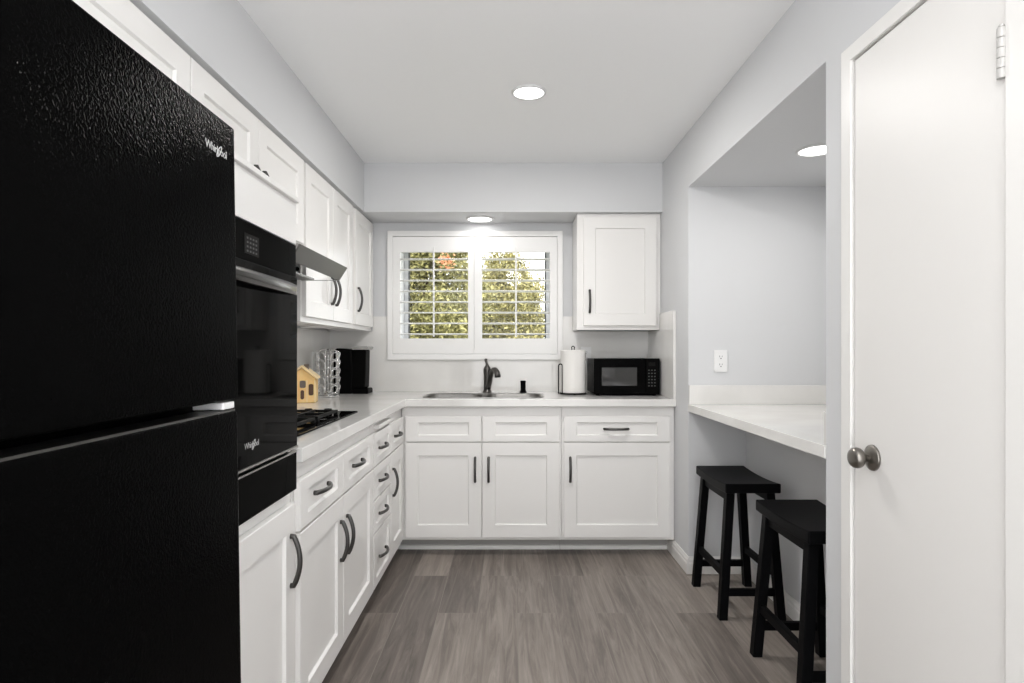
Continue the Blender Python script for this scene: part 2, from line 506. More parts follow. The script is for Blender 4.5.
def shutter_panel(px0, px1, ox0, ox1, tilt, label):
    """px: panel edges, ox: louver opening edges"""
    y0, y1 = YB - 0.030, YB - 0.003
    z0, z1 = fz0 + 0.039, fz1 - 0.039
    oz0, oz1 = 1.272, 1.850
    t = empty('shutter_panel', ((px0 + px1) / 2, (y0 + y1) / 2, z0), label, 'shutter', 'plantation shutter panels in the window')
    b = B()
    poly_with_holes(b, [(px0, z0), (px1, z0), (px1, z1), (px0, z1)], [[(ox0, oz0), (ox1, oz0), (ox1, oz1), (ox0, oz1)]], XZY, y0, y1)
    mk('panel_frame', b, M['shutter'], t, bevel=0.002)
    lv = None
    pitch = 0.0718
    for k in range(8):
        zc = 1.301 + pitch * k
        b = B()
        prof = []
        for i in range(16):
            a = 2 * PI * i / 16
            prof.append((0.031 * math.cos(a), 0.0052 * math.sin(a)))
        th = math.radians(tilt)
        prof = [(u * math.cos(th) - v * math.sin(th), u * math.sin(th) + v * math.cos(th)) for u, v in prof]
        prism(b, [((y0 + y1) / 2 + u, zc + v) for u, v in prof], YZX, ox0 + 0.001, ox1 - 0.001)
        mk('louver', b, M['shutter'], t)
    xm = (ox0 + ox1) / 2
    b = B()
    prism(b, rrect(xm - 0.0055, xm + 0.0055, y0 - 0.031, y0 - 0.021, 0.003, 3), XYZ, 1.283, 1.876)
    for k in range(8):
        zc = 1.301 + pitch * k
        box(b, xm - 0.001, xm + 0.001, y0 - 0.024, y0 - 0.012, zc - 0.001, zc + 0.001)
    mk('tilt_rod', b, M['shutter'], t)
    return t
pm = -0.240
shutter_panel(fx0 + 0.037, pm - 0.001, -0.733, -0.281, 0.5, 'left white plantation shutter panel, louvers open over greenery')
shutter_panel(pm + 0.001, fx1 - 0.037, -0.187, 0.267, -3.5, 'right white plantation shutter panel, louvers open over greenery and bright sky')

# ------------------------------------------------------------------ ceiling lamps, plus an added fill globe
def lamp(x, y, z, r, watts, label):
    t = empty('recessed_light', (x, y, z), label, 'ceiling light', 'round recessed ceiling lights')
    b = B()
    lathe(b, [(r * 0.84, -0.003), (r * 0.86, -0.008), (r * 0.94, -0.009), (r, -0.004), (r, 0)], (x, y, z), 'z', 48)
    for f in [f for f in b.faces if len(f.verts) > 4]: b.faces.remove(f)
    mk('trim_ring', b, M['lamptrim'], t, smooth=True)
    b = B()
    lathe(b, [(0, -0.0045), (r * 0.85, -0.0045), (r * 0.85, -0.001), (0, -0.001)], (x, y, z), 'z', 48)
    mk('lens', b, M['lens'], t)
    ld = bpy.data.lights.new('lamp_glow', 'AREA')
    ld.shape = 'DISK'; ld.size = r * 1.5; ld.energy = watts
    ld.color = (1.0, 0.975, 0.945)
    lo = bpy.data.objects.new('lamp_glow', ld)
    COL.objects.link(lo)
    lo.parent = t
    lo.location = (0, 0, -0.012)
    return t
lamp(0.085, 2.74, ZC, 0.079, LAMP_W, 'round white recessed light glowing in the middle of the flat ceiling')
lamp(-0.196, 3.97, ZS, 0.091, SINK_LAMP_W, 'round recessed light under the soffit, glowing above the window')
lamp(1.322, 2.63, AZ, 0.084, NOOK_LAMP_W, 'round recessed light glowing in the nook ceiling above the bar counter')
M['globe'] = mat('fill_emitter', (1, 1, 1), 0.4, emit=(1.0, 0.98, 0.955), estr=FILL_GLOW)
gx, gy = 0.05, 0.10  # unseen globe added as fill light for the ceiling and soffits
gt = empty('fill_globe', (gx, gy, ZC), 'added glowing fill globe overhead near the camera, out of view', 'ceiling light')
b = B(); lathe(b, [(0.075, 0), (0.075, -0.02), (0.05, -0.03), (0.05, -0.05), (0, -0.05)], (gx, gy, ZC), 'z', 32)
mk('fill_canopy', b, M['lamptrim'], gt)
b = B()
lathe(b, [(0.11 * math.sin(PI * k / 16), -0.155 + 0.11 * math.cos(PI * k / 16)) for k in range(17)], (gx, gy, ZC), 'z', 32)
mk('globe', b, M['globe'], gt, smooth=True)

# ------------------------------------------------------------------ cabinet building blocks
def FX(x):   # face looking +X at plane x : u along Y, v up, w out
    return lambda u, v, w: (x + w, u, v)
def FY(y):   # face looking -Y at plane y : u along X, v up, w out
    return lambda u, v, w: (u, y - w, v)

def shaker(fn, u0, u1, v0, v1, st=0.072, rl=0.072, t=0.019, rec=0.009, ch=0.005):
    bm = B()
    def ring(du, dv, w):
        return [bm.verts.new(fn(a, c, w)) for a, c in ((u0 + du, v0 + dv), (u1 - du, v0 + dv), (u1 - du, v1 - dv), (u0 + du, v1 - dv))]
    e = 0.0018
    rs = [ring(0, 0, 0), ring(0, 0, t - e), ring(e, e, t), ring(st, rl, t), ring(st + ch, rl + ch, t - rec)]
    bm.faces.new(rs[0][::-1]); bm.faces.new(rs[-1])
    for a, b in zip(rs, rs[1:]):
        for k in range(4):
            bm.faces.new((a[k], a[(k + 1) % 4], b[(k + 1) % 4], b[k]))
    return bm

def pull(fn, u, v, vertical=True, Lh=0.136):
    bm = B()
    pts, rad = [], []
    n = 14
    for i in range(n + 1):
        s = -1 + 2 * i / n
        w = 0.009 + 0.017 * (1 - s * s)
        a = s * Lh / 2
        pts.append((a, w)); rad.append(0.0070 + 0.0006 * abs(s) ** 3)
    pts = [(-Lh / 2, 0.0)] + pts + [(Lh / 2, 0.0)]
    rad = [0.0076] + rad + [0.0076]
    P = [fn(u, v + a, w) if vertical else fn(u + a, v, w) for a, w in pts]
    return tube(bm, P, rad, 10)

def door_part(t, fn, u0, u1, v0, v1, hu=None, hv=None, vertical=True, name='door', fnh=None, **k):
    d = mk(name, shaker(fn, u0, u1, v0, v1, **k), M['cab'], t)
    if hu is not None:
        f2 = lambda u, v, w: fn(u, v, w + (0.019 if not fnh else fnh))
        mk('handle', pull(f2, hu, hv, vertical), M['nickel'], d, smooth=True)
    return d

TOE = 0.105
def base_left(name, y0, y1, label):
    """carcass of a base unit of the left run, doors face +X"""
    xf = -0.6255
    t = empty(name, (-0.9, (y0 + y1) / 2, 0), label, 'cabinet', 'white shaker base cabinets')
    b = B()
    box(b, XL + 0.004, xf, y0 + 0.0005, y0 + 0.018, TOE, 0.871)
    box(b, XL + 0.004, xf, y1 - 0.018, y1 - 0.0005, TOE, 0.871)
    box(b, XL + 0.004, xf - 0.02, y0 + 0.018, y1 - 0.018, TOE, TOE + 0.018)
    box(b, XL + 0.004, XL + 0.01, y0 + 0.018, y1 - 0.018, TOE + 0.018, 0.871)
    box(b, xf - 0.02, xf, y0 + 0.018, y1 - 0.018, TOE, 0.871)
    mk('carcass', b, M['cab'], t)
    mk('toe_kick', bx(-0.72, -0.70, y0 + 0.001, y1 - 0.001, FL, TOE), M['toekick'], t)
    return t
LF = FX(-0.625)
ZD0, ZD1, ZR0, ZR1 = 0.122, 0.664, 0.671, 0.817     # door bottom/top, drawer bottom/top
DR = dict(rl=0.036)

# tall oven cabinet --------------------------------------------------
ty0, ty1 = 1.083, 1.734
tower = empty('oven_cabinet', (-0.9, (ty0 + ty1) / 2, 0), 'tall white cabinet housing the black wall oven beside the refrigerator', 'cabinet')
b = B()
box(b, XL + 0.004, -0.6255, ty0, ty0 + 0.016, TOE, 1.61)
box(b, XL + 0.004, -0.6255, ty1 - 0.016, ty1, TOE, 1.61)
box(b, XL + 0.004, XL + 0.012, ty0 + 0.016, ty1 - 0.016, TOE, 1.61)
for z0, z1 in ((TOE, TOE + 0.018), (0.780, 0.798), (1.592, 1.61)):
    box(b, XL + 0.012, -0.6455, ty0 + 0.016, ty1 - 0.016, z0, z1)
box(b, -0.6455, -0.6255, ty0 + 0.016, ty1 - 0.016, TOE, 0.80)
box(b, -0.6455, -0.6255, ty0 + 0.016, ty1 - 0.016, 1.50, 1.61)
mk('carcass', b, M['cab'], tower)
mk('filler_panel', bx(-0.6254, -0.608, ty0, ty1, 1.494, 1.6115), M['cab'], tower, bevel=0.001)
mk('top_moulding', bx(-0.70, -0.598, ty0, ty1 + 0.004, 1.612, 1.626), M['cab'], tower, bevel=0.002)
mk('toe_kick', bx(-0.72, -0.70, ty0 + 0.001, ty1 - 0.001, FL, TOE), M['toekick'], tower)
door_part(tower, LF, ty0 + 0.004, 1.724, ZD0, 0.764, 1.685, 0.612)

# wall oven ----------------------------------------------------------
oy0, oy1, oc = 1.103, 1.722, 1.42
oven = empty('wall_oven', (-0.9, oc, 0.80), 'black built-in wall oven with a curved handle in the tall white cabinet', 'oven')
mk('oven_body', bx(-1.17, -0.627, oy0 + 0.005, 1.715, 0.802, 1.488), M['blackbody'], oven)
cp = mk('control_panel', bx(-0.625, -0.604, oy0, oy1, 1.4005, 1.490), M['ovenpanel'], oven, bevel=0.002)
ds = mk('display', bx(-0.6042, -0.6030, 1.386, 1.466, 1.417, 1.463), M['display'], cp)
b = B()
for r_ in range(4):
    for c_ in range(4):
        box(b, -0.6031, -0.6026, 1.397 + c_ * 0.016, 1.406 + c_ * 0.016, 1.421 + r_ * 0.010, 1.4255 + r_ * 0.010)
mk('display_symbols', b, M['button'], ds)
od = mk('oven_door', bx(-0.625, -0.600, oy0, oy1, 0.926, 1.400), M['glass_black'], oven, bevel=0.003)
# bowed flat handle
b = B()
n = 24
ring = []
for i in range(n + 1):
    y = oy0 + 0.012 + (oy1 - oy0 - 0.024) * i / n
    s = (y - oc) / ((oy1 - oy0) / 2)
    xo = -0.602 + 0.034 * (1 - abs(s) ** 2.4)
    zc = 1.363 - 0.006 * (1 - s * s)
    ring.append([(xo - 0.012, y, zc - 0.016), (xo, y, zc - 0.014), (xo + 0.002, y, zc), (xo, y, zc + 0.014), (xo - 0.012, y, zc + 0.016)])
rv = [[b.verts.new(p) for p in r_] for r_ in ring]
for a, c in zip(rv, rv[1:]):
    for k in range(5): b.faces.new((a[k], a[(k + 1) % 5], c[(k + 1) % 5], c[k]))
b.faces.new(rv[0]); b.faces.new(rv[-1][::-1])
mk('handle', b, M['blacksteel'], od, smooth=True)
b = B()
box(b, -0.606, -0.598, oy0, oy1, 0.922, 0.927)
box(b, -0.612, -0.601, oy0, oy1, 0.908, 0.912)
mk('chrome_strip', b, M['steel'], od)
mk('lower_panel', bx(-0.625, -0.602, oy0, oy1, 0.803, 0.9075), M['ovenpanel'], oven, bevel=0.002)

def wordmark(parent, loc, width, rotz=PI / 2):
    """raised lettering facing +X, reading along +Y, at loc = centre"""
    cu = bpy.data.curves.new('lettering', 'FONT')
    cu.body = 'Whirlpool'; cu.size = 1.0; cu.extrude = 0.02; cu.resolution_u = 2
    cu.align_x = 'CENTER'; cu.align_y = 'CENTER'; cu.space_character = 0.9
    to = bpy.data.objects.new('lettering', cu)
    me = bpy.data.meshes.new_from_object(to)
    bpy.data.objects.remove(to)
    bm = B(); bm.from_mesh(me); bpy.data.meshes.remove(me)
    xs = [v.co.x for v in bm.verts]
    s = width / (max(xs) - min(xs))
    cx = (max(xs) + min(xs)) / 2
    for v in bm.verts:
        x, y, z = (v.co.x - cx) * s, v.co.y * s * 0.95, v.co.z * s
        v.co = Vector((loc[0] + max(z, 0) , loc[1] + x, loc[2] + y))
    # looping swoosh across the letters
    pts = []
    for i in range(28):
        a = 2 * PI * i / 28
        u, v = 0.17 * width * math.cos(a), 0.05 * width * math.sin(a)
        th = math.radians(52)
        pts.append((loc[0] + 0.0006, loc[1] + 0.13 * width + u * math.cos(th) - v * math.sin(th), loc[2] - 0.01 * width + u * math.sin(th) + v * math.cos(th)))
    tube(bm, pts, 0.0009, 6, True)
    return mk('logo', bm, M['logo'], parent)
wordmark(od, (-0.6000, 1.417, 0.975), 0.078)

# left base cabinets -------------------------------------------------
c1 = base_left('cooktop_cabinet', 1.742, 2.715, 'white base cabinet under the cooktop, two drawers over two doors')
c1['group'] = 'white shaker base cabinets'
door_part(c1, LF, 1.762, 2.218, ZR0, ZR1, 1.955, 0.753, False, 'drawer', **DR)
door_part(c1, LF, 2.222, 2.709, ZR0, ZR1, 2.415, 0.749, False, 'drawer', **DR)
door_part(c1, LF, 1.762, 2.218, ZD0, ZD1, 2.180, 0.512)
door_part(c1, LF, 2.224, 2.709, ZD0, ZD1, 2.262, 0.512)
c2 = base_left('drawer_cabinet', 2.716, 3.106, 'narrow white base cabinet with a stack of four drawers')
for z0, z1 in ((ZR0, ZR1), (0.520, 0.664), (0.370, 0.513), (ZD0, 0.363)):
    door_part(c2, LF, 2.722, 3.101, z0, z1, 2.886, (z0 + z1) / 2, False, 'drawer', st=0.05, **DR)
mk('pull_out_board', bx(-0.66, -0.600, 2.80, 3.098, 0.832, 0.850), M['trim'], c2, bevel=0.002)
c3 = base_left('corner_cabinet', 3.107, 3.505, 'narrow white base cabinet in the corner, one drawer over one door')
door_part(c3, LF, 3.112, 3.462, ZR0, ZR1, 3.262, 0.744, False, 'drawer', **DR)
door_part(c3, LF, 3.112, 3.462, ZD0, ZD1, 3.150, 0.512)

# back base cabinets ---------------------------------------------------
BF = FY(3.505)
def base_back(name, x0, x1, label):
    t = empty(name, ((x0 + x1) / 2, 3.8, 0), label, 'cabinet', 'white shaker base cabinets')
    yf = 3.5055
    b = B()
    box(b, x0 + 0.0005, x0 + 0.018, yf, YB - 0.004, TOE, 0.871)
    box(b, x1 - 0.018, x1 - 0.0005, yf, YB - 0.004, TOE, 0.871)
    box(b, x0 + 0.018, x1 - 0.018, yf + 0.02, YB - 0.004, TOE, TOE + 0.018)
    box(b, x0 + 0.018, x1 - 0.018, YB - 0.01, YB - 0.004, TOE + 0.018, 0.871)
    box(b, x0 + 0.018, x1 - 0.018, yf, yf + 0.02, TOE, 0.871)
    mk('carcass', b, M['cab'], t)
    tx = -0.699 if x0 < -0.5 else x0 + 0.001
    b = bx(tx, x1 - 0.001, 3.63, 3.65, FL, TOE)
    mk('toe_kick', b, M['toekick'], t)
    b = B()
    prism(b, [(3.63, FL), (3.614, FL), (3.614, FL + 0.010), (3.618, FL + 0.020), (3.63, FL + 0.024)], lambda u, v, w: (w, u, v), tx, x1 - 0.001)
    mk('shoe_moulding', b, M['trim'], t)
    return t
s1 = base_back('sink_cabinet', -0.622, 0.296, 'white double-door base cabinet under the sink')
for u0, u1, hu in ((-0.600, -0.164, -0.199), (-0.158, 0.283, -0.122)):
    door_part(s1, BF, u0, u1, ZR0, ZR1, name='false_drawer_front', **DR)
    door_part(s1, BF, u0, u1, ZD0, ZD1, hu, 0.512)
s2 = base_back('base_cabinet', 0.297, 0.942, 'white base cabinet under the microwave, one wide drawer over one wide door')
door_part(s2, BF, 0.308, 0.916, ZR0, ZR1, 0.607, 0.744, False, 'drawer', **DR)
door_part(s2, BF, 0.308, 0.916, ZD0, ZD1, 0.344, 0.512)

# wall cabinets --------------------------------------------------------
UF = FX(-0.933)
UZ0, UZ1 = 1.322, 2.0485
def wall_left_cab(name, y0, y1, z0, label):
    t = empty(name, (-1.08, (y0 + y1) / 2, z0), label, 'cabinet', 'white shaker wall cabinets')
    b = B()
    box(b, XL + 0.004, -0.9335, y0 + 0.0005, y0 + 0.018, z0, UZ1)
    box(b, XL + 0.004, -0.9335, y1 - 0.018, y1 - 0.0005, z0, UZ1)
    box(b, XL + 0.004, -0.9535, y0 + 0.018, y1 - 0.018, z0 + 0.012, z0 + 0.03)
    box(b, XL + 0.004, -0.9535, y0 + 0.018, y1 - 0.018, UZ1 - 0.018, UZ1)
    box(b, XL + 0.004, XL + 0.01, y0 + 0.018, y1 - 0.018, z0 + 0.03, UZ1 - 0.018)
    box(b, -0.9535, -0.9335, y0 + 0.018, y1 - 0.018, z0, UZ1)
    mk('carcass', b, M['cab'], t)
    return t
UD0, UD1 = 1.347, 2.036
w0 = wall_left_cab('fridge_wall_cabinet', 0.748, 1.7475, 1.655, 'white wall cabinet up under the soffit above the refrigerator')
door_part(w0, UF, 0.752, 1.246, 1.68, UD1, 1.210, 1.78)
door_part(w0, UF, 1.250, 1.744, 1.68, UD1, 1.286, 1.78)
w1 = wall_left_cab('hood_wall_cabinet', 1.748, 2.7145, 1.640, 'short white wall cabinet above the oven and the range hood')
door_part(w1, UF, 1.752, 2.218, 1.665, UD1, 2.182, 1.783)
door_part(w1, UF, 2.222, 2.706, 1.665, UD1, 2.258, 1.783)
w2 = wall_left_cab('tall_wall_cabinet', 2.715, 3.560, UZ0, 'white two-door wall cabinet right of the range hood')
door_part(w2, UF, 2.736, 3.156, UD0, UD1, 3.120, 1.498)
door_part(w2, UF, 3.161, 3.545, UD0, UD1, 3.198, 1.498)
w3 = wall_left_cab('corner_wall_cabinet', 3.561, 4.106, UZ0, 'single-door white wall cabinet in the corner left of the window')
door_part(w3, UF, 3.625, 4.076, UD0, UD1, 3.664, 1.498)

ux0, ux1, uyf = 0.421, 0.942, 3.820
w4 = empty('window_wall_cabinet', ((ux0 + ux1) / 2, 3.96, UZ0), 'single-door white wall cabinet right of the window, above the microwave', 'cabinet', 'white shaker wall cabinets')
b = B()
box(b, ux0, ux0 + 0.018, uyf, YB - 0.002, UZ0, UZ1)
box(b, ux1 - 0.018, ux1, uyf, YB - 0.002, UZ0, UZ1)
box(b, ux0 + 0.018, ux1 - 0.018, uyf + 0.02, YB - 0.002, UZ0 + 0.012, UZ0 + 0.03)
box(b, ux0 + 0.018, ux1 - 0.018, uyf + 0.02, YB - 0.002, UZ1 - 0.018, UZ1)
box(b, ux0 + 0.018, ux1 - 0.018, YB - 0.008, YB - 0.002, UZ0 + 0.03, UZ1 - 0.018)
box(b, ux0 + 0.018, ux1 - 0.018, uyf, uyf + 0.02, UZ0, UZ1)
mk('carcass', b, M['cab'], w4)
door_part(w4, FY(uyf - 0.0005), 0.459, 0.914, UD0, 2.027, 0.496, 1.498)

# ------------------------------------------------------------------ worktop, splashback, sink
CT, CB = 0.915, 0.873
top = B()
outer = [(XL, 1.741), (-0.592, 1.741), (-0.592, 3.462), (XR - 0.001, 3.462), (XR - 0.001, YB - 0.0005), (XL, YB - 0.0005)]
SX0, SX1, SY0, SY1 = -0.512, 0.192, 3.575, 3.905
hole = rrect(SX0, SX1, SY0, SY1, 0.075, 8)
poly_with_holes(top, outer, [hole], XYZ, CB, CT)
tag(mk('countertop', top, M['quartz'], bevel=0.003), 'white quartz L-shaped countertop along the left and back walls', 'countertop')
sp = empty('backsplash', (0, YB, CT), 'white quartz backsplash standing on the countertop along the walls', 'backsplash')
st_ = 0.015
SZ = 1.42
xl = -0.93
prism(B(), [(0, 0), (1, 0), (1, 1)], XZY, 0, 1).free()
b = B()
prism(b, [(XL + 0.001, CT + 0.0005), (XR - 0.001, CT + 0.0005), (XR - 0.001, 1.3205), (0.420, 1.3205), (0.420, SZ), (fx1 + 0.001, SZ), (fx1 + 0.001, fz0 - 0.001), (fx0 - 0.001, fz0 - 0.001), (fx0 - 0.001, SZ), (xl + 0.008, SZ), (xl + 0.008, 1.3205), (XL + 0.001, 1.3205)], XZY, YB - st_, YB - 0.0005)
mk('back_slab', b, M['quartz'], sp)
mk('left_slab', bx(XL + 0.001, XL + st_, 1.742, YB - st_ - 0.001, CT + 0.0005, 1.3205), M['quartz'], sp)
b = B()
prism(b, [(3.464, CT + 0.0005), (3.464, SZ), (uyf - 0.03, SZ), (uyf - 0.03, 1.3205), (YB - st_ - 0.001, 1.3205), (YB - st_ - 0.001, CT + 0.0005)], YZX, XR - 0.018, XR - 0.001)
mk('right_slab', b, M['quartz'], sp, bevel=0.002)

sink = empty('sink', ((SX0 + SX1) / 2, 3.74, 0.68), 'stainless steel double sink set in the countertop below the window', 'sink')
xd = -0.158
for nm, (a0, a1) in (('bowl', (SX0 + 0.004, xd - 0.010)), ('bowl', (xd + 0.010, SX1 - 0.004))):
    b = B()
    layers = []
    for ins, z in ((0.0, CT + 0.002), (0.003, CT - 0.004), (0.012, 0.72), (0.045, 0.69), (0.12, 0.685)):
        layers.append([b.verts.new((u, v, z)) for u, v in rrect(a0 + ins, a1 - ins, SY0 + 0.004 + ins, SY1 - 0.004 - ins, max(0.07 - ins * 0.3, 0.02), 8)])
    n = len(layers[0])
    for p, q in zip(layers, layers[1:]):
        for i in range(n): b.faces.new((p[i], p[(i + 1) % n], q[(i + 1) % n], q[i]))
    b.faces.new(layers[-1])
    o = mk(nm, b, M['sinksteel'], sink, smooth=True)
    sm = o.modifiers.new('thickness', 'SOLIDIFY'); sm.thickness = 0.0015; sm.offset = 1
mk('bowl_divider', bx(xd - 0.0115, xd + 0.0115, SY0 + 0.012, SY1 - 0.012, CT - 0.03, CT - 0.001), M['steel'], sink, bevel=0.004)
b = B()
poly_with_holes(b, rrect(SX0 - 0.010, SX1 + 0.010, SY0 - 0.010, SY1 + 0.010, 0.085, 8), [rrect(SX0 + 0.004, SX1 - 0.004, SY0 + 0.004, SY1 - 0.004, 0.071, 8)], XYZ, CT + 0.0004, CT + 0.0032)
mk('rim', b, M['sinksteel'], sink)

# faucet -----------------------------------------------------------------
fxx, fyy = -0.150, 4.005
fa = empty('faucet', (fxx, fyy, CT), 'dark pewter single-handle faucet behind the sink under the window', 'faucet')
b = B()
lathe(b, [(0.030, 0.0005), (0.030, 0.006), (0.026, 0.012), (0.023, 0.02), (0.0225, 0.05), (0.0225, 0.11), (0.024, 0.135), (0.025, 0.15), (0.021, 0.165), (0.013, 0.175), (0.009, 0.185)], (fxx, fyy, CT), 'z', 28)
mk('faucet_body', b, M['bronze'], fa, smooth=True)
b = B()
d = Vector((0.46, -0.88, 0)).normalized()
base = Vector((fxx, fyy, CT))
pts = []
for s, h in ((0.016, 0.030), (0.034, 0.07), (0.05, 0.108), (0.07, 0.138), (0.095, 0.153), (0.12, 0.153), (0.14, 0.141), (0.152, 0.122), (0.155, 0.106)):
    pts.append(base + d * s + Vector((0, 0, h)))
tube(b, pts, [0.018, 0.0175, 0.017, 0.0165, 0.0165, 0.017, 0.0185, 0.020, 0.0195], 16)
mk('spout', b, M['bronze'], fa, smooth=True)
b = B()
tube(b, [base + Vector((0, 0, 0.178)), base + Vector((-0.004, 0.002, 0.196)), base + Vector((-0.008, 0.006, 0.208)), base + Vector((-0.009, 0.012, 0.218))], [0.010, 0.0075, 0.009, 0.011], 12)
mk('lever', b, M['bronze'], fa, smooth=True)
so = empty('soap_dispenser', (0.086, 4.0, CT), 'small black dispenser cap standing behind the sink right of the faucet', 'dispenser')
b = B()
lathe(b, [(0.024, 0.0005), (0.024, 0.006), (0.019, 0.012), (0.017, 0.02), (0.017, 0.066), (0.0185, 0.068), (0.0185, 0.076), (0.016, 0.079), (0, 0.0795)], (0.086, 4.0, CT), 'z', 24)
mk('cap', b, M['black'], so, smooth=False)

# ------------------------------------------------------------------ cooktop
cky0, cky1, ckx0, ckx1 = 1.96, 2.735, -1.165, -0.680
ck = empty('cooktop', ((ckx0 + ckx1) / 2, (cky0 + cky1) / 2, CT), 'black gas cooktop with iron grates set in the left countertop', 'cooktop')
b = B()
prism(b, rrect(ckx0, ckx1, cky0, cky1, 0.012, 4), XYZ, CT + 0.0005, CT + 0.007)
mk('glass_plate', b, M['glass_black'], ck, bevel=0.0015)
for gy0, gy1 in ((1.985, 2.30), (2.33, 2.60)):
    b = B()
    gx0, gx1 = ckx0 + 0.04, ckx1 - 0.06
    zt0, zt1 = CT + 0.016, CT + 0.026
    r_ = 0.006
    for x in (gx0, gx1, (gx0 + gx1) / 2): box(b, x - r_, x + r_, gy0, gy1, zt0, zt1)
    for y in (gy0 + r_, gy1 - r_): box(b, gx0, gx1, y - r_, y + r_, zt0, zt1)
    for x in (gx0 + 0.09, gx1 - 0.09): box(b, x - r_ * 0.8, x + r_ * 0.8, gy0, gy1, zt0 + 0.001, zt1 + 0.001)
    ym = (gy0 + gy1) / 2
    box(b, gx0, gx1, ym - r_, ym + r_, zt0 + 0.0005, zt1 + 0.0005)
    for x in (gx0, gx1):
        for y in (gy0 + r_, gy1 - r_): box(b, x - 0.008, x + 0.008, y - 0.008, y + 0.008, CT + 0.007, zt0 + 0.001)
    mk('grate', b, M['iron'], ck)
    for x in (gx0 + 0.09, gx1 - 0.09):
        b = B()
        lathe(b, [(0.05, 0.007), (0.05, 0.012), (0.038, 0.0125), (0.036, 0.014), (0.034, 0.015), (0, 0.0152)], (x, ym, CT), 'z', 24)
        mk('burner', b, M['iron'], ck)
for k in range(4):
    b = B()
    y, x = 2.665, -1.05 + 0.085 * k
    lathe(b, [(0.019, 0.007), (0.018, 0.012), (0.0165, 0.022), (0.0145, 0.024), (0, 0.0245)], (x, y, CT), 'z', 20)
    mk('knob', b, M['black'], ck)

# ------------------------------------------------------------------ range hood
hy0, hy1 = 2.125, 2.733
hood = empty('range_hood', (-0.98, (hy0 + hy1) / 2, 1.5), 'slim stainless range hood under the short wall cabinet above the cooktop', 'range hood')
b = B()
th = 0.004
XZ = lambda u, v, w: (u, w, v)
prism(b, [(-0.728, 1.563), (-0.764, 1.506), (-0.770, 1.508), (-0.735, 1.566)], XZ, hy0, hy1)
mk('front_visor', b, M['steel_dark'], hood)
b = B()
sect = [(XL + 0.016, 1.506), (-0.768, 1.506), (-0.736, 1.563), (-0.92, 1.632), (XL + 0.016, 1.632)]
prism(b, sect, XZ, hy0, hy0 + th)
prism(b, [(XL + 0.016, 1.506), (-0.935, 1.506), (-0.935, 1.632), (XL + 0.016, 1.632)], XZ, hy1 - th, hy1)
prism(b, [(-0.7365, 1.566), (-0.92, 1.636), (XL + 0.016, 1.636), (XL + 0.016, 1.632), (-0.92, 1.632), (-0.7365, 1.562)], XZ, hy0 + th, hy1 - th)
box(b, -0.936, -0.764, hy1 - th, hy1, 1.5055, 1.508)
mk('hood_shell', b, M['steel'], hood)
mk('grease_filter', bx(XL + 0.02, -0.875, hy0 + 0.006, hy1 - 0.006, 1.507, 1.515), M['steel_dark'], hood)
b = B()
lathe(b, [(0.011, 0), (0.010, -0.014), (0, -0.015)], (-0.948, hy1 - th, 1.556), 'y', 20)
mk('knob', b, M['black'], hood)

# ------------------------------------------------------------------ refrigerator (leans back a little on its feet)
RX, RY0, RY1 = -1.188, 0.34, 1.052
fr = empty('refrigerator', (RX, (RY0 + RY1) / 2, 0), 'large black textured top-freezer refrigerator in the left foreground', 'refrigerator')
f0 = RX + 0.736
mk('fridge_body', bx(RX, f0 - 0.072, RY0 + 0.004, RY1 - 0.004, 0.03, 1.55), M['blackbody'], fr, bevel=0.006)
fd = mk('freezer_door', bx(f0 - 0.068, f0, RY0, RY1, 1.100, 1.566), M['fridge'], fr, bevel=0.004, seg=3)
ld_ = mk('fridge_door', bx(f0 - 0.068, f0, RY0, RY1, 0.06, 1.083), M['fridge'], fr, bevel=0.008, seg=3)
mk('door_top_trim', bx(f0 - 0.050, f0 - 0.003, RY0 + 0.008, RY1 - 0.008, 1.0805, 1.0840), M['steel_dark'], ld_)
hg = mk('middle_hinge', bx(f0 - 0.055, f0 - 0.003, 1.003, 1.043, 1.0855, 1.0975), M['plate'], fr, bevel=0.002)
tag(hg, 'white hinge block between the doors')
wordmark(fd, (f0, 0.984, 1.508), 0.071)
for y in (RY0 + 0.06, RY1 - 0.06):
    for x, zz in ((f0 - 0.12, FL - 0.0085), (RX + 0.06, FL)):
        b = B(); lathe(b, [(0.02, zz), (0.02, zz + 0.01), (0.012, zz + 0.012), (0.012, 0.032)], (x, y, 0), 'z', 16)
        mk('foot', b, M['black'], fr)
fr.rotation_euler = (0, -0.0145, 0)

# ------------------------------------------------------------------ coffee corner
cmx, cmy = -0.905, 3.955                                    # front of base, centre line
cf = empty('coffee_maker', (cmx - 0.1, cmy, CT), 'black single-serve coffee maker with a silver lid in the counter corner', 'coffee maker')
XZp = lambda u, v, w: (u, w, v)
hw = 0.068
b = B()
prism(b, [(cmx, CT + 0.0005), (cmx, CT + 0.026), (cmx - 0.006, CT + 0.034), (cmx - 0.10, CT + 0.034), (cmx - 0.10, CT + 0.0005)], XZp, cmy - hw, cmy + hw)
mk('drip_base', b, M['black'], cf, bevel=0.004)
b = B()
prism(b, [(cmx - 0.10, CT + 0.0005), (cmx - 0.092, CT + 0.15), (cmx - 0.105, CT + 0.285), (cmx - 0.205, CT + 0.292), (cmx - 0.222, CT + 0.27), (cmx - 0.222, CT + 0.0005)], XZp, cmy - hw - 0.004, cmy + hw + 0.004)
mk('tank_body', b, M['black'], cf, bevel=0.012, seg=3)
b = B()
prism(b, [(cmx - 0.100, CT + 0.035), (cmx - 0.022, CT + 0.035), (cmx - 0.018, CT + 0.15), (cmx - 0.016, CT + 0.282), (cmx - 0.103, CT + 0.282)], XZp, cmy - hw + 0.006, cmy + hw - 0.006)
mk('brew_head', b, M['ovenpanel'], cf, bevel=0.008)
b = B()
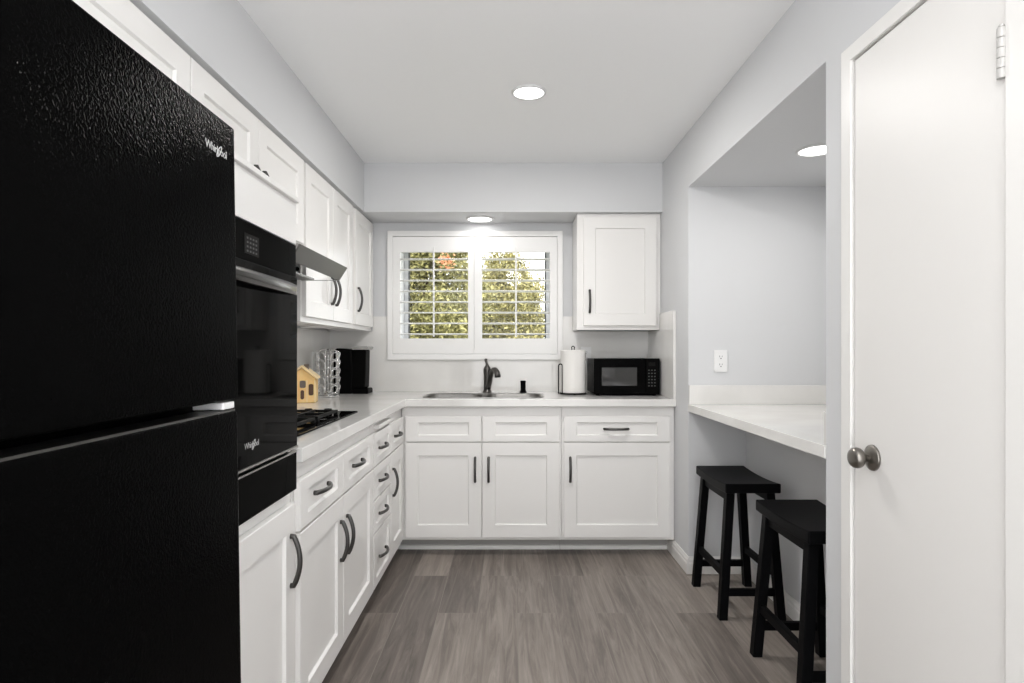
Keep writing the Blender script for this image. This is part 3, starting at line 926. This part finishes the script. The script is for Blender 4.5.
prism(b, [(cmx + 0.004, CT + 0.296), (cmx - 0.002, CT + 0.306), (cmx - 0.060, CT + 0.304), (cmx - 0.112, CT + 0.292), (cmx - 0.10, CT + 0.2825), (cmx - 0.004, CT + 0.2825)], XZp, cmy - hw - 0.006, cmy + hw + 0.006)
mk('lid', b, M['lidgrey'], cf, bevel=0.003)

# pod carousel
pcx, pcy, pr = -1.092, 3.66, 0.058
pc = empty('pod_carousel', (pcx, pcy, CT), 'chrome wire coffee pod carousel standing on the counter beside the coffee maker', 'pod holder')
b = B()
tube(b, [(pcx + 0.066 * math.cos(2 * PI * k / 40), pcy + 0.066 * math.sin(2 * PI * k / 40), CT + 0.006) for k in range(40)], 0.0045, 8, True)
lathe(b, [(0.062, 0.003), (0.062, 0.008), (0.0, 0.008)], (pcx, pcy, CT), 'z', 36)
lathe(b, [(0.062, 0.018), (0.064, 0.022), (0.0, 0.024)], (pcx, pcy, CT), 'z', 36)
lathe(b, [(0.02, 0.007), (0.02, 0.019)], (pcx, pcy, CT), 'z', 16)
mk('turntable', b, M['chrome'], pc, smooth=False)
b = B(); tube(b, [(pcx, pcy, CT + 0.02), (pcx, pcy, CT + 0.285)], 0.004, 8)
mk('centre_post', b, M['chrome'], pc, smooth=True)
for k in range(5):
    a = math.radians(-38 + 72 * k)
    d = Vector((math.cos(a), math.sin(a), 0)); tt = Vector((-d.y, d.x, 0))
    b = B()
    c0 = Vector((pcx, pcy, 0)) + d * pr
    for s in (-1, 1):
        p = c0 + tt * s * 0.024
        tube(b, [p + Vector((0, 0, CT + 0.02)), p + Vector((0, 0, CT + 0.27)), c0 * 0.5 + Vector((pcx, pcy, 0)) * 0.5 + Vector((0, 0, CT + 0.284)) + tt * s * 0.01, Vector((pcx, pcy, CT + 0.285)) + tt * s * 0.001], 0.003, 6)
    for j in range(5):
        zc = CT + 0.047 + j * 0.049
        tilt = 0.35
        pts = []
        for i in range(20):
            q_ = 2 * PI * i / 20
            v = tt * math.cos(q_) * 0.0235 + (Vector((0, 0, 1)) * math.cos(tilt) + d * math.sin(tilt)) * math.sin(q_) * 0.0235
            pts.append(c0 + d * 0.004 + Vector((0, 0, zc)) + v)
        tube(b, pts, 0.0031, 6, True)
    mk('pod_rings', b, M['chrome'], pc, smooth=True)

# house-shaped jar
hx1, hyf = -1.042, 3.215
hwid, hdep, hh = 0.140, 0.13, 0.130
hj = empty('house_jar', (hx1 - hwid / 2, hyf + hdep / 2, CT), 'honey yellow house-shaped jar with painted windows behind the cooktop', 'jar')
hc = hx1 - hwid / 2
b = B()
prism(b, [(hx1, CT + 0.0005), (hx1, CT + hh), (hc, CT + hh + 0.055), (hx1 - hwid, CT + hh), (hx1 - hwid, CT + 0.0005)], XZp, hyf, hyf + hdep)
mk('house_body', b, M['house'], hj, bevel=0.004)
b = B()
for s in (1, -1):
    e_ = hwid / 2 + 0.010
    prism(b, [(hc, CT + hh + 0.057), (hc + s * e_, CT + hh - 0.006), (hc + s * e_, CT + hh + 0.006), (hc, CT + hh + 0.070)], XZp, hyf - 0.012, hyf + hdep + 0.012)
mk('roof', b, M['house_roof'], hj, bevel=0.003)
mk('chimney', bx(hc + 0.004, hc + 0.030, hyf + 0.05, hyf + 0.08, CT + hh + 0.025, CT + hh + 0.074), M['house_grey'], hj, bevel=0.003)
for (x0, x1, z0, z1, mm) in ((hx1 - 0.079, hx1 - 0.049, 0.080, 0.118, 'house_grey'), (hx1 - 0.034, hx1 - 0.010, 0.040, 0.100, 'house_dark'), (hx1 - 0.075, hx1 - 0.057, 0.020, 0.068, 'house_dark')):
    b = B()
    prism(b, rrect(x0, x1, CT + z0, CT + z1, 0.008, 4), XZp, hyf - 0.0025, hyf + 0.001)
    mk('painted_motif', b, M[mm], hj)
b = B()
for x in (hx1 - 0.092, hx1 - 0.043, hx1 - 0.003): box(b, x - 0.003, x + 0.003, hyf - 0.003, hyf + 0.001, CT + 0.004, CT + 0.12)
mk('corner_strip', b, M['house_roof'], hj)
hj.rotation_euler = (0, 0, 0.2)

# ------------------------------------------------------------------ paper towel and microwave
pxc, pyc = 0.400, 3.87
pt = empty('paper_towel_holder', (pxc, pyc, CT), 'black wire paper towel holder on the back counter left of the microwave', 'paper towel holder')
b = B()
tube(b, [(pxc + 0.085 * math.cos(2 * PI * k / 36), pyc + 0.085 * math.sin(2 * PI * k / 36), CT + 0.006) for k in range(36)], 0.0032, 8, True)
tube(b, [(pxc - 0.085, pyc, CT + 0.006), (pxc + 0.085, pyc, CT + 0.006)], 0.003, 8)
for k in range(3):
    a = 2 * PI * k / 3 - PI / 2
    lathe(b, [(0.006, 0.0005), (0.006, 0.006)], (pxc + 0.085 * math.cos(a), pyc + 0.085 * math.sin(a), CT), 'z', 10)
mk('wire_base', b, M['black'], pt, smooth=False)
b = B()
lp = [(pxc - 0.007, pyc, CT + 0.006), (pxc - 0.007, pyc, CT + 0.29)]
for k in range(9):
    a = PI - PI * k / 8
    lp.append((pxc - 0.0 + 0.009 * math.cos(a), pyc, CT + 0.293 + 0.011 * math.sin(a)))
lp += [(pxc + 0.007, pyc, CT + 0.29), (pxc + 0.007, pyc, CT + 0.006)]
tube(b, lp, 0.0034, 8)
mk('centre_rod', b, M['black'], pt, smooth=True)
b = B()
ax0, ayy = pxc - 0.083, pyc - 0.035
lp = [(ax0 - 0.012, ayy, CT + 0.006), (ax0 - 0.012, ayy, CT + 0.17)]
for k in range(9):
    a = PI - PI * k / 8
    lp.append((ax0 + 0.012 * math.cos(a), ayy, CT + 0.178 + 0.014 * math.sin(a)))
lp += [(ax0 + 0.012, ayy, CT + 0.17), (ax0 + 0.012, ayy, CT + 0.006)]
tube(b, lp, 0.0038, 8)
mk('tension_arm', b, M['black'], pt, smooth=True)
b = B()
lathe(b, [(0.021, 0.011), (0.078, 0.011), (0.079, 0.014), (0.080, 0.276), (0.077, 0.280), (0.021, 0.280), (0.021, 0.011)], (pxc, pyc, CT), 'z', 48)
for f in [f for f in b.faces if len(f.verts) > 4]: b.faces.remove(f)
roll = mk('paper_towel_roll', b, M['paper'], None, at=(pxc, pyc, CT + 0.011))
tag(roll, 'white paper towel roll standing on the black wire holder', 'paper towel')
for f in roll.data.polygons: f.use_smooth = False
# loose end of the sheet
b = B()
cs = []
for k in range(8):
    a = math.radians(-38 - 6 * k)
    rr_ = 0.0815 + (0.004 * (1 - k / 7))
    cs.append((pxc + rr_ * math.cos(a), pyc + rr_ * math.sin(a)))
prism(b, cs + [(pxc + (math.hypot(x - pxc, y - pyc) + 0.0006) * (x - pxc) / math.hypot(x - pxc, y - pyc), pyc + (math.hypot(x - pxc, y - pyc) + 0.0006) * (y - pyc) / math.hypot(x - pxc, y - pyc)) for x, y in cs[::-1]], XYZ, CT + 0.014, CT + 0.272)
mk('loose_sheet', b, M['paper'], roll)

mx0, mx1, myf, myb, mz0, mz1 = 0.511, 0.920, 3.72, 4.06, CT + 0.010, CT + 0.229
mw = empty('microwave', ((mx0 + mx1) / 2, 3.89, CT), 'black countertop microwave in the right corner below the wall cabinet', 'microwave')
mk('microwave_body', bx(mx0 + 0.002, mx1, myf + 0.022, myb, mz0, mz1 - 0.004), M['black'], mw, bevel=0.004)
md = mk('microwave_door', bx(mx0, 0.828, myf, myf + 0.021, mz0, mz1), M['glass_black'], mw, bevel=0.004)
mk('door_window', bx(0.560, 0.774, myf - 0.0012, myf + 0.0005, mz0 + 0.052, mz0 + 0.163), M['windowglass_dark'], md)
mp_ = mk('keypad_panel', bx(0.830, mx1 - 0.006, myf, myf + 0.021, mz0, mz1), M['black'], mw, bevel=0.004)
mk('display', bx(0.846, 0.886, myf - 0.001, myf + 0.0005, mz0 + 0.172, mz0 + 0.194), M['display'], mp_)
b = B()
for r_ in range(6):
    for c_ in range(3):
        x = 0.843 + 0.018 * c_; z = mz0 + 0.048 + 0.019 * r_
        box(b, x, x + 0.009, myf - 0.0008, myf + 0.0005, z, z + 0.007)
mk('keypad_buttons', b, M['button'], mp_)
for x in (mx0 + 0.03, mx1 - 0.03):
    for y in (myf + 0.05, myb - 0.04):
        b = B(); lathe(b, [(0.012, 0.0005), (0.012, 0.011)], (x, y, CT), 'z', 14)
        mk('foot', b, M['black'], mw)

# ------------------------------------------------------------------ outlets
def outlet(fn, u, v, label, gang=1):
    """fn(u, v, w): w out of the wall"""
    p = fn(u, v, 0)
    t = empty('power_outlet', p, label, 'outlet', 'white wall outlets')
    w_ = 0.035 + 0.023 * (gang - 1)
    b = B()
    prism(b, rrect(u - w_, u + w_, v - 0.0575, v + 0.0575, 0.004, 3), fn, 0.0003, 0.006)
    pl = mk('cover_plate', b, M['plate'], t, bevel=0.0015)
    for dv in (0.021, -0.021):
        b = B()
        prism(b, rrect(u - 0.017, u + 0.017, v + dv - 0.014, v + dv + 0.014, 0.010, 5), fn, 0.005, 0.0075)
        so_ = mk('socket', b, M['plate'], t)
        b = B()
        for du, hh_ in ((-0.0065, 0.0045), (0.0065, 0.0038)):
            prism(b, [(u + du - 0.0011, v + dv - hh_ + 0.003), (u + du + 0.0011, v + dv - hh_ + 0.003), (u + du + 0.0011, v + dv + hh_ + 0.003), (u + du - 0.0011, v + dv + hh_ + 0.003)], fn, 0.0072, 0.0079)
        prism(b, rrect(u - 0.003, u + 0.003, v + dv - 0.0105, v + dv - 0.005, 0.0024, 3), fn, 0.0072, 0.0079)
        mk('slots', b, M['slot'], so_)
    return t
outlet(FY(AY1), 1.114, 1.137, 'white wall outlet in the nook above the bar counter')
outlet(FY(YB - st_), 0.509, 1.158, 'white wall outlet on the backsplash behind the paper towel roll')
outlet(FX(XL + st_), 3.775, 1.127, 'white wall outlet on the left backsplash behind the pod carousel', 2)

# ------------------------------------------------------------------ nook bar counter
bc = empty('bar_counter', (1.3, (AY0 + AY1) / 2, 0.87), 'white quartz bar counter set in the nook above the black stools', 'bar counter')
NZ = 0.909
b = bx(XR - 0.004, AX - 0.0005, AY0 + 0.0005, AY1 - 0.0005, NZ - 0.039, NZ)
mk('counter_slab', b, M['quartz'], bc, bevel=0.002)
mk('far_splash', bx(XR, AX - 0.0005, AY1 - 0.018, AY1 - 0.0005, NZ + 0.0003, NZ + 0.100), M['quartz'], bc, bevel=0.0015)
mk('near_splash', bx(XR + 0.001, AX - 0.0005, AY0 + 0.0005, AY0 + 0.018, NZ + 0.0003, NZ + 0.100), M['quartz'], bc, bevel=0.0015)
mk('back_splash', bx(AX - 0.018, AX - 0.0005, AY0 + 0.019, AY1 - 0.019, NZ + 0.0003, NZ + 0.100), M['quartz'], bc, bevel=0.0015)

# ------------------------------------------------------------------ stools
def stool(cx, cy, label):
    t = empty('saddle_stool', (cx, cy, 0), label, 'stool', 'black saddle stools at the bar counter')
    hwx, hly, zt, th_ = 0.121, 0.213, 0.612, 0.042
    b = B()
    nx, ny = 8, 14
    def dip(v): return -0.010 * (1 - v * v)
    grid = {}
    for lay in (0, 1):
        for i in range(nx + 1):
            for j in range(ny + 1):
                u, v = -1 + 2 * i / nx, -1 + 2 * j / ny
                z = zt + dip(v) - (th_ - 0.004 * (1 - v * v) if lay else 0)
                grid[lay, i, j] = b.verts.new((cx + u * hwx, cy + v * hly, z))
    for i in range(nx):
        for j in range(ny):
            b.faces.new([grid[0, i, j], grid[0, i + 1, j], grid[0, i + 1, j + 1], grid[0, i, j + 1]])
            b.faces.new([grid[1, i, j], grid[1, i, j + 1], grid[1, i + 1, j + 1], grid[1, i + 1, j]])
    for i in range(nx):
        for j in (0, ny):
            b.faces.new([grid[0, i, j], grid[1, i, j], grid[1, i + 1, j], grid[0, i + 1, j]])
    for j in range(ny):
        for i in (0, nx):
            b.faces.new([grid[0, i, j], grid[0, i, j + 1], grid[1, i, j + 1], grid[1, i, j]])
    mk('seat', b, M['blackwood'], t, bevel=0.005)
    zl = zt - th_ - 0.002
    def legpos(sx, sy, z):
        f = 1 - z / zl
        return Vector((cx + sx * (0.088 + 0.041 * f), cy + sy * (0.166 + 0.024 * f), z))
    def bar(bm, p, q, wx, wy, vertical=True):
        """square bar between p and q"""
        p, q = Vector(p), Vector(q)
        if vertical:
            A, C = Vector((wx, 0, 0)), Vector((0, wy, 0))
        else:
            t_ = (q - p).normalized(); A = Vector((0, 0, wy)); C = t_.cross(Vector((0, 0, 1))).normalized() * wx
        r1 = [bm.verts.new(p + A * a + C * c) for a, c in ((-1, -1), (1, -1), (1, 1), (-1, 1))]
        r2 = [bm.verts.new(q + A * a + C * c) for a, c in ((-1, -1), (1, -1), (1, 1), (-1, 1))]
        bm.faces.new(r1[::-1]); bm.faces.new(r2)
        for k in range(4): bm.faces.new((r1[k], r1[(k + 1) % 4], r2[(k + 1) % 4], r2[k]))
    for sx in (-1, 1):
        for sy in (-1, 1):
            b = B(); bar(b, legpos(sx, sy, FL), legpos(sx, sy, zl + 0.002), 0.018, 0.019)
            mk('leg', b, M['blackwood'], t, bevel=0.002)
    for sx in (-1, 1):
        b = B(); z = 0.205
        p, q = legpos(sx, -1, z), legpos(sx, 1, z)
        bar(b, p + Vector((0, 0.019, 0)), q - Vector((0, 0.019, 0)), 0.010, 0.0155, False)
        mk('stretcher', b, M['blackwood'], t, bevel=0.0015)
    for sy in (-1, 1):
        b = B(); z = 0.130
        p, q = legpos(-1, sy, z), legpos(1, sy, z)
        bar(b, p + Vector((0.018, 0, 0)), q - Vector((0.018, 0, 0)), 0.010, 0.0155, False)
        mk('stretcher', b, M['blackwood'], t, bevel=0.0015)
    for sx in (-1, 1):
        b = B(); z = zl - 0.022
        p, q = legpos(sx, -1, z), legpos(sx, 1, z)
        bar(b, p + Vector((0, 0.019, 0)), q - Vector((0, 0.019, 0)), 0.009, 0.020, False)
        mk('apron', b, M['blackwood'], t)
    return t
stool(1.060, 2.868, 'black saddle stool farther back, beside the nook far wall')
stool(1.080, 2.172, 'black saddle stool nearer the pantry door, partly hidden by the wall edge')

# ------------------------------------------------------------------ outside the window
struct('ground', bx(-7, 7, YB + 0.3, 16, -0.45, -0.35), M['earth'])
def tree(cx, cy, cz, rx, ry, rz, n, lm, label, name='garden_tree', ls=0.06, seed=1, flowers=None):
    rnd = random.Random(seed)
    t = empty(name, (cx, cy, -0.35), label, 'tree', 'trees outside the window')
    b = B()
    # clumps make the crown uneven
    clumps = []
    for k in range(80):
        a, h = rnd.uniform(0, 2 * PI), rnd.uniform(-1, 1)
        q = math.sqrt(max(0, 1 - h * h)); r = rnd.uniform(0.45, 0.92)
        clumps.append(Vector((cx + rx * q * math.cos(a) * r, cy + ry * q * math.sin(a) * r, cz + rz * h * r)))
    for i in range(n):
        c = rnd.choice(clumps)
        d = Vector((rnd.gauss(0, 1), rnd.gauss(0, 1), rnd.gauss(0, 1))).normalized()
        p = c + d * rnd.uniform(0.55, 1.0) * 0.30 * (rx + rz) / 2
        nrm = (d + Vector((rnd.gauss(0, .5), rnd.gauss(0, .5), rnd.gauss(0, .5)))).normalized()
        u, v = frame_axes(nrm)
        an = rnd.uniform(0, 2 * PI)
        u, v = u * math.cos(an) + v * math.sin(an), v * math.cos(an) - u * math.sin(an)
        s = ls * rnd.uniform(0.6, 1.25)
        b.faces.new([b.verts.new(p + u * s), b.verts.new(p + v * s * 0.42 + nrm * s * 0.12), b.verts.new(p - u * s), b.verts.new(p - v * s * 0.42 + nrm * s * 0.12)])
    mk('foliage', b, lm, t)
    b = B()
    tube(b, [(cx, cy, -0.35), (cx + 0.03, cy, 0.3), (cx, cy + 0.04, cz - rz * 0.3), (cx - 0.05, cy, cz + rz * 0.3)], [0.11, 0.09, 0.07, 0.03], 10)
    for k in range(7):
        c = clumps[k]
        tube(b, [(cx, cy, cz - rz * 0.5), (Vector((cx, cy, cz - rz * 0.3)) + c) / 2, c], [0.05, 0.03, 0.012], 8)
    mk('trunk', b, M['bark'], t, smooth=True)
    if flowers:
        b = B()
        for i in range(110):
            d = Vector((rnd.gauss(0, 1), rnd.gauss(0, 1), rnd.gauss(0, 1))).normalized()
            p = Vector(flowers) + Vector((rnd.gauss(0, 0.036), rnd.gauss(0, 0.03), rnd.gauss(0, 0.05)))
            u, v = frame_axes(d)
            s = 0.017
            b.faces.new([b.verts.new(p + u * s), b.verts.new(p + v * s * .7), b.verts.new(p - u * s), b.verts.new(p - v * s * .7)])
        mk('blossoms', b, M['blossom'], t)
    return t
tree(-1.0, 7.2, 1.75, 0.66, 0.6, 1.3, 34000, M['leaf_olive'], 'dense olive-green tree outside the left half of the window', seed=3, ls=0.030, flowers=(-0.655, 6.35, 2.13))
tree(-0.12, 9.4, 1.55, 0.62, 0.7, 1.30, 34000, M['leaf_yellow'], 'yellow-green tree outside the right half of the window, sky beside it', seed=5, ls=0.034)
tree(-0.35, 12.4, 1.2, 2.4, 0.9, 0.98, 26000, M['leaf_green'], 'broad darker green tree farther off behind the other two', seed=9, ls=0.05)
